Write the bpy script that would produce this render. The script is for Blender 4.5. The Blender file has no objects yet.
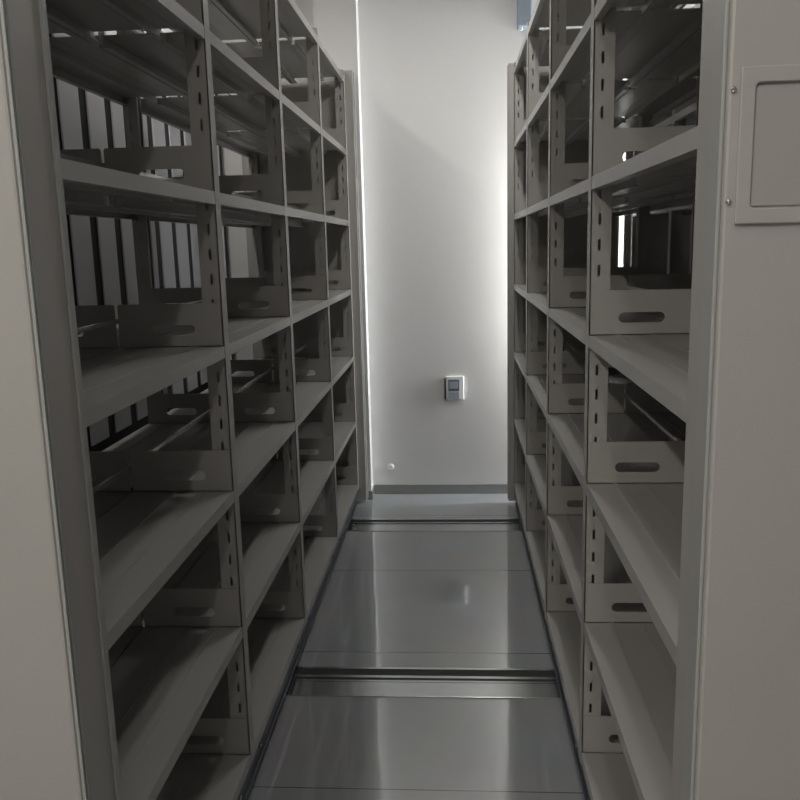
import bpy, bmesh, math
from mathutils import Vector, Matrix
C = bpy.context.scene.collection
H = 1.53

# ------------------------------------------------------------ materials
def mat(name, col, rough=.5, metal=0, noise=0, nscale=8, bump=0, bscale=60, spec=.5, coat=0, alpha=1, emis=None, estr=0):
    m = bpy.data.materials.new(name); m.use_nodes = True
    nt = m.node_tree; b = nt.nodes['Principled BSDF']
    b.inputs['Base Color'].default_value = (*col, 1); b.inputs['Roughness'].default_value = rough
    b.inputs['Metallic'].default_value = metal; b.inputs['Specular IOR Level'].default_value = spec
    b.inputs['Coat Weight'].default_value = coat
    tc = nt.nodes.new('ShaderNodeTexCoord')
    if noise:
        n = nt.nodes.new('ShaderNodeTexNoise'); n.inputs['Scale'].default_value = nscale; n.inputs['Detail'].default_value = 4
        nt.links.new(tc.outputs['Object'], n.inputs['Vector'])
        mx = nt.nodes.new('ShaderNodeMix'); mx.data_type = 'RGBA'
        mx.inputs[6].default_value = (*[c*(1-noise) for c in col], 1); mx.inputs[7].default_value = (*[min(1, c*(1+noise)) for c in col], 1)
        nt.links.new(n.outputs['Fac'], mx.inputs[0]); nt.links.new(mx.outputs[2], b.inputs['Base Color'])
    if bump:
        n2 = nt.nodes.new('ShaderNodeTexNoise'); n2.inputs['Scale'].default_value = bscale
        nt.links.new(tc.outputs['Object'], n2.inputs['Vector'])
        bp = nt.nodes.new('ShaderNodeBump'); bp.inputs['Strength'].default_value = bump; bp.inputs['Distance'].default_value = .002
        nt.links.new(n2.outputs['Fac'], bp.inputs['Height']); nt.links.new(bp.outputs['Normal'], b.inputs['Normal'])
    if emis:
        b.inputs['Emission Color'].default_value = (*emis, 1); b.inputs['Emission Strength'].default_value = estr
    return m
M = dict(
    paint=mat('grey_powder_coat', (.42, .405, .38), .38, noise=.03, bump=.08, bscale=300),
    panel=mat('grey_panel_coat', (.40, .385, .36), .45, noise=.03, bump=.08, bscale=300),
    trim=mat('grey_extrusion', (.36, .37, .35), .32, noise=.02),
    shelf=mat('grey_shelf_coat', (.39, .38, .36), .33, noise=.03),
    edge=mat('bright_rail_steel', (.85, .86, .86), .18, .8),
    base=mat('blue_grey_base_coat', (.075, .085, .105), .35, noise=.05),
    steel=mat('brushed_steel', (.55, .57, .56), .25, 1, noise=.12, nscale=20),
    bolt=mat('zinc_bolt', (.6, .6, .58), .25, 1),
    groove=mat('rail_groove_steel', (.03, .035, .033), .5, .5),
    wall=mat('white_plaster', (.76, .75, .735), .75, noise=.015, nscale=2, bump=.05, bscale=90),
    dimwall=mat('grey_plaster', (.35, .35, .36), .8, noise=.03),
    ceil=mat('ceiling_plaster', (.7, .7, .69), .8),
    base_tile=mat('grey_skirting_tile', (.26, .27, .255), .2, noise=.05),
    slat=mat('pale_slat', (.74, .73, .76), .5),
    dark=mat('dark_backing', (.04, .04, .045), .7),
    white=mat('white_plastic', (.92, .92, .9), .3),
    screen=mat('blue_grey_screen', (.14, .19, .23), .12),
    screen2=mat('grey_screen_face', (.38, .43, .48), .3),
    box=mat('blue_grey_box', (.30, .36, .43), .4),
    paper=mat('label_insert', (.36, .35, .325), .45),
    lamp=mat('lamp_diffuser', (.9, .9, .9), .5, emis=(1, .97, .92), estr=6),
    frame=mat('white_window_frame', (.75, .75, .75), .4),
)
g = bpy.data.materials.new('window_glass'); g.use_nodes = True
gn = g.node_tree; gn.nodes.remove(gn.nodes['Principled BSDF'])
gt = gn.nodes.new('ShaderNodeBsdfTransparent'); gg = gn.nodes.new('ShaderNodeBsdfGlossy'); gg.inputs['Roughness'].default_value = .02
gm = gn.nodes.new('ShaderNodeMixShader')
gm.inputs[0].default_value = .06; gn.links.new(gt.outputs[0], gm.inputs[1]); gn.links.new(gg.outputs[0], gm.inputs[2])
gn.links.new(gm.outputs[0], gn.nodes['Material Output'].inputs['Surface'])
M['glass'] = g

def floor_mat():
    m = bpy.data.materials.new('polished_grey_tile'); m.use_nodes = True
    nt = m.node_tree; b = nt.nodes['Principled BSDF']
    tc = nt.nodes.new('ShaderNodeTexCoord')
    mp = nt.nodes.new('ShaderNodeMapping'); mp.inputs['Location'].default_value = (.85, -.5, 0)
    br = nt.nodes.new('ShaderNodeTexBrick'); br.offset = 0; br.inputs['Scale'].default_value = 1
    br.inputs['Brick Width'].default_value = 1.62; br.inputs['Row Height'].default_value = .81
    br.inputs['Mortar Size'].default_value = .0022; br.inputs['Mortar Smooth'].default_value = .2
    br.inputs['Color1'].default_value = (.36, .37, .38, 1); br.inputs['Color2'].default_value = (.37, .38, .39, 1)
    br.inputs['Mortar'].default_value = (.09, .09, .09, 1)
    nt.links.new(tc.outputs['Object'], mp.inputs['Vector']); nt.links.new(mp.outputs['Vector'], br.inputs['Vector'])
    ns = nt.nodes.new('ShaderNodeTexNoise'); ns.inputs['Scale'].default_value = 3; ns.inputs['Detail'].default_value = 6
    nt.links.new(mp.outputs['Vector'], ns.inputs['Vector'])
    mx = nt.nodes.new('ShaderNodeMix'); mx.data_type = 'RGBA'; mx.blend_type = 'MULTIPLY'; mx.inputs[0].default_value = .25
    nt.links.new(br.outputs['Color'], mx.inputs[6]); nt.links.new(ns.outputs['Color'], mx.inputs[7])
    nt.links.new(mx.outputs[2], b.inputs['Base Color'])
    b.inputs['Roughness'].default_value = .06; b.inputs['IOR'].default_value = 2.3
    # very slight waviness of the polished tile
    n2 = nt.nodes.new('ShaderNodeTexNoise'); n2.inputs['Scale'].default_value = 2.2
    nt.links.new(tc.outputs['Object'], n2.inputs['Vector'])
    bp = nt.nodes.new('ShaderNodeBump'); bp.inputs['Strength'].default_value = .06; bp.inputs['Distance'].default_value = .02
    nt.links.new(n2.outputs['Fac'], bp.inputs['Height']); nt.links.new(bp.outputs['Normal'], b.inputs['Normal'])
    return m
M['floor'] = floor_mat()

# ------------------------------------------------------------ mesh helpers
def box(bm, x0, x1, y0, y1, z0, z1):
    v = [bm.verts.new(p) for p in ((x0,y0,z0),(x1,y0,z0),(x1,y1,z0),(x0,y1,z0),(x0,y0,z1),(x1,y0,z1),(x1,y1,z1),(x0,y1,z1))]
    for f in ((3,2,1,0),(4,5,6,7),(0,1,5,4),(1,2,6,5),(2,3,7,6),(3,0,4,7)): bm.faces.new([v[i] for i in f])
def cyl(bm, c, axis, r, h, n=16, r2=None):
    """cylinder from c along axis for length h"""
    a = Vector(axis).normalized(); q = a.to_track_quat('Z', 'Y'); r2 = r if r2 is None else r2
    ring = []
    for t, rr in ((0, r), (h, r2)):
        ring.append([bm.verts.new(Vector(c) + q @ Vector((rr*math.cos(2*math.pi*i/n), rr*math.sin(2*math.pi*i/n), t))) for i in range(n)])
    for i in range(n):
        j = (i+1) % n; bm.faces.new((ring[0][i], ring[0][j], ring[1][j], ring[1][i]))
    bm.faces.new(ring[1]); bm.faces.new(ring[0][::-1])
def rrect(cx, cy, w, h, r, n=5):
    o = []
    for sx, sy, a0 in ((1,1,0),(-1,1,90),(-1,-1,180),(1,-1,270)):
        for i in range(n+1):
            a = math.radians(a0 + 90*i/n); o.append((cx+sx*(w/2-r)+r*math.cos(a), cy+sy*(h/2-r)+r*math.sin(a)))
    return o
def plate(bm, outer, holes, fn, t):
    """flat sheet with through holes: loops in 2D, fn maps (u,v,depth) to 3D"""
    tmp = bmesh.new(); edges = []
    for loop in [outer] + holes:
        vs = [tmp.verts.new((u, v, 0)) for u, v in loop]
        for i in range(len(vs)): edges.append(tmp.edges.new((vs[i], vs[(i+1) % len(vs)])))
    bmesh.ops.triangle_fill(tmp, use_beauty=True, use_dissolve=False, edges=edges)
    r = bmesh.ops.extrude_face_region(tmp, geom=list(tmp.faces))
    for v in r['geom']:
        if isinstance(v, bmesh.types.BMVert): v.co.z = t
    mp = {v: bm.verts.new(fn(*v.co)) for v in tmp.verts}
    for f in tmp.faces: bm.faces.new([mp[v] for v in f.verts])
    tmp.free()
def obj(name, bm, m, parent=None, bevel=0, loc=None):
    bmesh.ops.recalc_face_normals(bm, faces=bm.faces)
    me = bpy.data.meshes.new(name); bm.to_mesh(me); bm.free()
    me.materials.append(M[m])
    o = bpy.data.objects.new(name, me); C.objects.link(o)
    if parent: o.parent = parent
    if loc: o.location = loc
    if bevel:
        b = o.modifiers.new('bevel', 'BEVEL'); b.width = bevel; b.segments = 2; b.limit_method = 'ANGLE'
    return o
def bx(*a):
    bm = bmesh.new(); box(bm, *a); return bm
def thing(name, label, cat, loc=(0,0,0), group=None):
    o = bpy.data.objects.new(name, None); C.objects.link(o); o.location = loc; o.empty_display_size = .1
    o['label'] = label; o['category'] = cat
    if group: o['group'] = group
    return o
def struct(name, bm, m, **k):
    o = obj(name, bm, m, **k); o['kind'] = 'structure'; return o

# ------------------------------------------------------------ the room
XL, XR, Y0, Y1, ZC = -1.36, 1.62, -3.0, 4.979, 3.0
struct('floor', bx(XL-.1, XR+.1, Y0-.1, Y1+.1, -.1, 0), 'floor')
struct('ceiling', bx(XL-.1, XR+.1, Y0-.1, Y1+.1, ZC, ZC+.1), 'ceil')
BX0, BX1, BZ0, BZ1 = .50, .86, .8, 2.1      # window in the end wall, hidden behind the right rack
bm = bmesh.new()
plate(bm, [(XL-.1,0),(XR+.1,0),(XR+.1,ZC),(XL-.1,ZC)], [[(BX0,BZ0),(BX1,BZ0),(BX1,BZ1),(BX0,BZ1)]], lambda u,v,d: (u,Y1+d,v), .1)
struct('wall_back', bm, 'wall')
bm = bmesh.new()
plate(bm, [(BX0,BZ0),(BX1,BZ0),(BX1,BZ1),(BX0,BZ1)], [[(BX0+.012,BZ0+.02),(BX1-.012,BZ0+.02),(BX1-.012,BZ1-.02),(BX0+.012,BZ1-.02)]], lambda u,v,d: (u,Y1+.005+d,v), .04)
wf = struct('window_2', bm, 'frame')
obj('pane', bx(BX0+.012, BX1-.012, Y1+.02, Y1+.026, BZ0+.02, BZ1-.02), 'glass', wf)
struct('wall_front', bx(XL-.1, XR+.1, Y0-.1, Y0, 0, ZC), 'wall')
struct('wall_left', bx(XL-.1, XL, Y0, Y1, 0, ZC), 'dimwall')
# right wall with a tall window opening near the far corner
WY0, WY1, WZ0, WZ1 = 4.77, 4.955, .55, 2.45
bm = bmesh.new()
plate(bm, [(Y0,0),(Y1,0),(Y1,ZC),(Y0,ZC)], [[(WY0,WZ0),(WY1,WZ0),(WY1,WZ1),(WY0,WZ1)]], lambda u,v,d: (XR+d,u,v), .1)
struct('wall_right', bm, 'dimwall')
bm = bmesh.new()
plate(bm, [(WY0,WZ0),(WY1,WZ0),(WY1,WZ1),(WY0,WZ1)], [[(WY0+.012,WZ0+.012),(WY1-.012,WZ0+.012),(WY1-.012,WZ1-.012),(WY0+.012,WZ1-.012)]], lambda u,v,d: (XR+.02+d,u,v), .05)
wf = struct('window_1', bm, 'frame')
obj('pane', bx(XR+.04, XR+.046, WY0+.012, WY1-.012, WZ0+.012, WZ1-.012), 'glass', wf)
# short pier in the far left corner, skirting tiles
struct('trim_1', bx(-.76, -.522, 4.862, Y1, 0, ZC), 'wall')
bm = bmesh.new(); box(bm, -.76, -.514, 4.853, 4.862, 0, .055); box(bm, -.522, -.514, 4.862, Y1-.009, 0, .055)
struct('trim_2', bm, 'base_tile', bevel=.001)
struct('baseboard_back', bx(-.514, XR, Y1-.009, Y1, 0, .061), 'base_tile', bevel=.0015)

# slatted screen standing along the left wall, seen through the left rack
t = thing('slatted_screen', 'screen of wide pale grey vertical slats behind the left rack', 'screen', (XL+.02, 3.7, 0))
obj('backing', bx(-.015, 0, -1.55, 1.22, .3, 2.62), 'dark', t)
for k in range(12):
    y = -1.49 + k*.225
    obj('slat', bx(.001, .009, y, y+.152, .83, 2.6), 'slat', t, bevel=.002)
obj('bottom_rail', bx(-.015, .02, -1.55, 1.22, .27, .3), 'dark', t)
obj('top_rail', bx(-.015, .02, -1.55, 1.22, 2.62, 2.66), 'dark', t)
for y in (-1.5, 1.17): obj('leg', bx(-.015, .015, y-.02, y+.02, 0, .27), 'dark', t)

# ------------------------------------------------------------ floor rails
def rail(y0, y1, lab):
    """rail sunk in the floor: grooved track on the far side, flat steel plate on the near side"""
    t = thing('floor_rail', lab, 'rail', (0, y0, 0), 'steel floor rails')
    w = y1-y0; m = .094
    obj('cover_plate', bx(XL+.06, XR-.02, 0, m, .0, .004), 'steel', t, bevel=.001)
    obj('track_bed', bx(XL+.06, XR-.02, m+.001, w, 0, .0015), 'groove', t)
    obj('track_bar', bx(XL+.06, XR-.02, m+.030, m+.046, .0015, .004), 'steel', t)
    obj('edge_strip', bx(XL+.06, XR-.02, w-.014, w, .0015, .004), 'steel', t)
    obj('edge_strip', bx(XL+.06, XR-.02, m+.002, m+.014, .0015, .004), 'steel', t)
rail(2.61, 2.81, 'polished steel floor rail crossing the aisle in the foreground')
rail(4.285, 4.485, 'steel floor rail crossing the aisle near the white end wall')

# ------------------------------------------------------------ the mobile racks
S = .3834
def upright_bm(x, y, sx, front=True):
    """punched channel post; sx = direction from the shelf front into the rack; full height"""
    bm = bmesh.new(); z0, z1 = .103, 2.47; w = .05; t = .003; hy = .022
    holes = []
    z = z0+.05
    while z < z1-.04:
        holes.append(rrect(.022, z, .007, .028, .0033, 2)); z += .062
    for s in (-1, 1):
        plate(bm, [(0,z0),(w,z0),(w,z1),(0,z1)], holes, lambda u,v,d: (x+sx*u, y+s*(hy-d), v), t)
    e = sorted((x-sx*.0005, x+sx*t)); box(bm, e[0], e[1], y-hy, y+hy, z0, z1)
    e = sorted((x+sx*(w-t), x+sx*w)); 
    box(bm, e[0], e[1], y-hy+t, y-hy+.012, z0, z1); box(bm, e[0], e[1], y+hy-.012, y+hy-t, z0, z1)
    return bm
def shelf_bm(xf, sx, y0, y1, z, depth):
    """stepped sheet steel shelf: z is the middle of the front lip"""
    bm = bmesh.new(); zt = z+.015
    def X(u0, u1): return sorted((xf+sx*u0, xf+sx*u1))
    # three planks with narrow raised seams
    cuts = [0, .074, .154, depth]
    for a, b in zip(cuts[:-1], cuts[1:]):
        e = X(a+(.0025 if a else 0), b-(.0025 if b < depth else 0)); box(bm, e[0], e[1], y0, y1, zt-.003, zt)
    for a in cuts[1:3]:
        e = X(a-.0035, a+.0035); box(bm, e[0], e[1], y0, y1, zt-.004, zt+.0018)
    e = X(0, .0025); box(bm, e[0], e[1], y0, y1, z-.015, zt-.003)
    e = X(.0025, .018); box(bm, e[0], e[1], y0, y1, z-.015, z-.0125)
    e = X(.108, .122); box(bm, e[0], e[1], y0, y1, zt-.022, zt-.003)      # stiffener under the deck
    e = X(depth-.0025, depth); box(bm, e[0], e[1], y0, y1, z-.015, zt-.003)
    e = X(depth-.018, depth-.0025); box(bm, e[0], e[1], y0, y1, z-.015, z-.0125)
    return bm
def divider_bm(xf, sx, y, z, depth):
    bm = bmesh.new()
    h = .110; r = .006
    x0, x1 = .003, depth-.001
    outer = [(x0,0),(x1,0),(x1,h-r),(x1-r*.3,h-r*.3),(x1-r,h),(x0,h)]
    plate(bm, outer, [rrect(.128, .043, .112, .026, .0129, 6)], lambda u,v,d: (xf+sx*u, y+d, z+v), .0022)
    box(bm, *sorted((xf+sx*x0, xf+sx*x1)), y-.008 if False else y, y+.0022, z, z+.002)
    return bm
def rack(label, xa, sxa, ys, z0, yn, yf, prot, detail=True, cat='shelf rack', seed=0):
    """xa: aisle-side shelf front; sxa: +1 if the rack extends to +x"""
    D = .271; W = 2*D+.005
    root = thing('shelving_rack', label, cat, (xa+sxa*W/2, (ys[0]+ys[-1])/2, .004), 'mobile shelving racks')
    inv = Matrix.Translation(-Vector(root.location))
    def P(name, bm, m, bevel=0, par=None):
        bm.transform(inv); return obj(name, bm, m, par or root, bevel)
    xr = xa+sxa*W
    # base carriage on the rails
    xs = sorted((xa+sxa*.012, xr-sxa*.012))
    bm = bmesh.new()
    box(bm, xs[0], xs[1], yn+.002, yf-.002, .012, z0-.018)
    b = P('base', bm, 'base', .003)
    bm = bmesh.new()
    for s, xx in ((-sxa, xa+sxa*.012),):
        box(bm, *sorted((xx, xx+s*.008)), yn+.16, yf-.10, .03, .036); 
    P('base_rib', bm, 'base', .0015, b)
    for k in range(1, 4):
        for dy in (-.12, .12):
            bm = bmesh.new(); cyl(bm, (xa+sxa*.012, ys[k]+dy, .07), (-sxa,0,0), .008, .006, 6)
            P('bolt', bm, 'bolt', 0, b)
    for yy in (2.71+.0, 4.385):
        for xx in (xa+sxa*.12, xr-sxa*.12):
            bm = bmesh.new(); cyl(bm, (xx-.012, yy, .030), (1,0,0), .026, .024, 20); P('wheel', bm, 'bolt')
    # posts: front, middle, rear
    for k, y in enumerate(ys):
        P('upright', upright_bm(xa, y, sxa), 'paint')
        P('upright', upright_bm(xr, y, -sxa), 'paint')
    # shelves
    for l in range(7):
        z = z0+S*l
        if l == 6:
            z = z0+S*6
        for k in range(4):
            y0, y1 = ys[k]+.0235, ys[k+1]-.0235
            P('shelf', shelf_bm(xa, sxa, y0, y1, z, D), 'shelf')
            P('shelf', shelf_bm(xr, -sxa, y0, y1, z, D), 'shelf')
            if l < 6:      # low rail along the middle
                xm = xa+sxa*W/2
                bm = bmesh.new(); box(bm, xm-.005, xm+.005, y0-.02, y1+.02, z+.078, z+.090)
                P('back_rail', bm, 'edge', .001)
    for l in range(6):
        z = z0+S*l+.0155
        for k in range(5):
            y = ys[k]-.0245-.002 if k else ys[k]+.0245
            if l == 0 and k == 0: pass
            P('divider', divider_bm(xa, sxa, y-(0), z, D), 'paint')
            P('divider', divider_bm(xr, -sxa, y-(0), z, D), 'paint')
    # end panels
    for far, (ya, yb) in ((0, (yn, ys[0]-.0235)), (1, (ys[-1]+.0235, yf))):
        x0, x1 = sorted((xa-sxa*prot, xr+sxa*prot))
        ep = P('end_panel', bx(x0, x1, ya, yb, .02, 2.475), 'panel', .004)
        for xx, s in ((xa-sxa*prot, -sxa), (xr+sxa*prot, sxa)):
            bm = bmesh.new()
            d = yb-ya; o = ya if not far else ya
            if far:
                rr = [(.15,.30),(.62,.80)]
            elif prot > .04:
                rr = [(.025,.05),(.10,.14),(.78,.90)]
            else:
                rr = [(.06,.42)]
            for a, c in rr: box(bm, *sorted((xx, xx+s*.005)), ya+a*d, ya+c*d, .03, 2.465)
            P('edge_trim', bm, 'trim', .0015, ep)
    return root
LY = [1.185, 2.0954, 2.9576, 3.8565, 4.7450]
RY = [1.125, 2.1163, 3.0078, 3.9075, 4.7350]
rl = rack('grey steel rack left of the aisle', -.587, -1, LY, .121, 1.030, 4.828, .046)
rr = rack('grey steel rack right of the aisle with a framed label holder on its end', .333, 1, RY, .130, .985, 4.790, .029)
rn = rack('dim steel shelving rack seen through the open shelves of the right rack', .975, 1, RY, .130, .985, 4.790, .029)
rl['label'] = 'grey steel rack left of the aisle, pale slats showing behind its shelves'

# label holder on the right rack's near end panel
def on_panel(name, bm, m, par, bevel=0, ref=rr):
    bm.transform(Matrix.Translation(-Vector(ref.location))); return obj(name, bm, m, par, bevel)
ep = [c for c in rr.children if c.name.startswith('end_panel')][0]
bm = bmesh.new()
yp = .985
x0, x1, z0_, z1_ = .3165, .500, 1.543, 1.712
cx, cz = (x0+x1)/2, (z0_+z1_)/2
plate(bm, [(x0,z0_),(x1,z0_),(x1,z1_),(x0,z1_)], [rrect(cx, cz, x1-x0-.032, z1_-z0_-.034, .006, 4)], lambda u,v,d: (u, yp-d, v), .005)
lh = on_panel('label_holder', bm, 'panel', rr, .0015)
on_panel('insert', bx(x0+.012, x1-.012, yp-.0018, yp, z0_+.02, z1_-.02), 'paper', lh)
for zz in (1.689, 1.568):
    for xx in (.3095, .506):
        bm = bmesh.new(); cyl(bm, (xx, yp, zz), (0,-1,0), .0032, .002, 14); cyl(bm, (xx, yp-.002, zz), (0,-1,0), .0028, .0014, 14, .0012)
        on_panel('screw', bm, 'bolt', lh)

# ------------------------------------------------------------ small wall things
t = thing('wall_controller', 'small white wall control box with a blue grey screen on the end wall', 'control panel', (-.005, Y1, .668))
obj('housing', bx(-.054, .054, -.018, 0, -.072, .072), 'white', t, .005)
sc = obj('screen', bx(-.040, .026, -.0205, -.018, -.02, .052), 'screen', t, .001)
obj('display', bx(-.033, .019, -.0213, -.0205, -.002, .040), 'screen2', sc)
obj('key_panel', bx(-.040, .026, -.0202, -.018, -.066, -.024), 'screen2', t, .001)
obj('shaded_side', bx(-.064, -.054, -.014, 0, -.068, .06), 'groove', t, .003)  # shade on the box's left face, put in as a dark strip
bm = bmesh.new(); cyl(bm, (-.408, Y1, .173), (0,-1,0), .021, .006, 24, .020); cyl(bm, (-.408, Y1-.006, .173), (0,-1,0), .017, .004, 24, .013)
o = obj('wall_plug', bm, 'white'); o['label'] = 'small round white plug low on the end wall above the skirting'; o['category'] = 'wall plug'
t = thing('wall_box', 'blue grey box mounted high on the end wall above the right rack', 'box', (.405, Y1, 2.69))
obj('case', bx(-.04, .035, -.10, 0, 0, .25), 'box', t, .006)
obj('cover', bx(-.034, .029, -.106, -.10, .01, .24), 'box', t, .002)
bm = bmesh.new(); cyl(bm, (-.02, -.06, -.016), (0,0,1), .009, .016, 14); obj('nozzle', bm, 'white', t)

# ------------------------------------------------------------ lamps
def tube_lamp(x, y, L, lab, power, along='y', col=(1,.97,.93)):
    t = thing('ceiling_lamp', lab, 'lamp', (x, y, ZC), 'ceiling lamps')
    a = (.05, L/2) if along == 'y' else (L/2, .05)
    obj('lamp_housing', bx(-a[0], a[0], -a[1], a[1], -.03, 0), 'frame', t, .004)
    obj('diffuser', bx(-a[0]+.008, a[0]-.008, -a[1]+.01, a[1]-.01, -.042, -.03), 'lamp', t, .003)
    ld = bpy.data.lights.new('lamp_light', 'AREA'); ld.shape = 'RECTANGLE'; ld.size = a[0]*2; ld.size_y = a[1]*2
    ld.energy = power; ld.color = col
    lo = bpy.data.objects.new('lamp_light', ld); C.objects.link(lo); lo.location = (x, y, ZC-.05)
tube_lamp(-.05, .2, 1.2, 'ceiling tube lamp over the near end of the aisle', 4.5, col=(1,.96,.91))
tube_lamp(.15, 3.7, 1.0, 'ceiling tube lamp over the far half of the aisle', 10, col=(1,.98,.95))
tube_lamp(-1.0, -.9, 1.2, 'ceiling tube lamp behind the viewer on the left', 42, col=(1,.95,.88))
tube_lamp(-1.25, 3.6, 1.2, 'added ceiling tube lamp that lights the gap beside the slatted screen', 9)  # unseen lamp, added to brighten the slats and the rack's rear side

# daylight: overcast sky outside the window
w = bpy.data.worlds.new('sky'); bpy.context.scene.world = w; w.use_nodes = True
bg = w.node_tree.nodes['Background']; bg.inputs[0].default_value = (.75, .85, 1, 1); bg.inputs[1].default_value = 1.0
ld = bpy.data.lights.new('daylight', 'AREA'); ld.shape = 'RECTANGLE'; ld.size = 2.0; ld.size_y = .6; ld.energy = 270; ld.color = (.93, .97, 1)
lo = bpy.data.objects.new('daylight', ld); C.objects.link(lo); lo.location = (XR+.35, 4.8, 1.5)
lo.rotation_euler = (0, math.radians(90), 0)   # faces -X

ld = bpy.data.lights.new('daylight', 'AREA'); ld.shape = 'RECTANGLE'; ld.size = .9; ld.size_y = 1.5; ld.energy = 70; ld.color = (.95, .98, 1)
lo = bpy.data.objects.new('daylight', ld); C.objects.link(lo); lo.location = (.88, Y1+.13, 1.5)
lo.rotation_euler = (math.radians(-90), 0, 0)   # faces -Y

# ------------------------------------------------------------ camera
f, pi_, ya, ro = .8304, .1851, -.0684, -.025
fw = Vector((math.sin(ya)*math.cos(pi_), math.cos(ya)*math.cos(pi_), -math.sin(pi_)))
r0 = Vector((math.cos(ya), -math.sin(ya), 0)); u0 = r0.cross(fw)
r = r0*math.cos(ro)+u0*math.sin(ro); u = r.cross(fw)
cd = bpy.data.cameras.new('camera'); cam = bpy.data.objects.new('camera', cd); C.objects.link(cam)
cd.sensor_width = 36; cd.lens = f*1000/800*36; cd.clip_start = .02
mtx = Matrix((r, u, -fw)).transposed().to_4x4(); mtx.translation = (0, 0, H); cam.matrix_world = mtx
sc_ = bpy.context.scene; sc_.camera = cam
sc_.view_settings.view_transform = 'Standard'; sc_.view_settings.look = 'None'; sc_.view_settings.gamma = 1
sc_.view_settings.use_curve_mapping = False; sc_.view_settings.exposure = .06
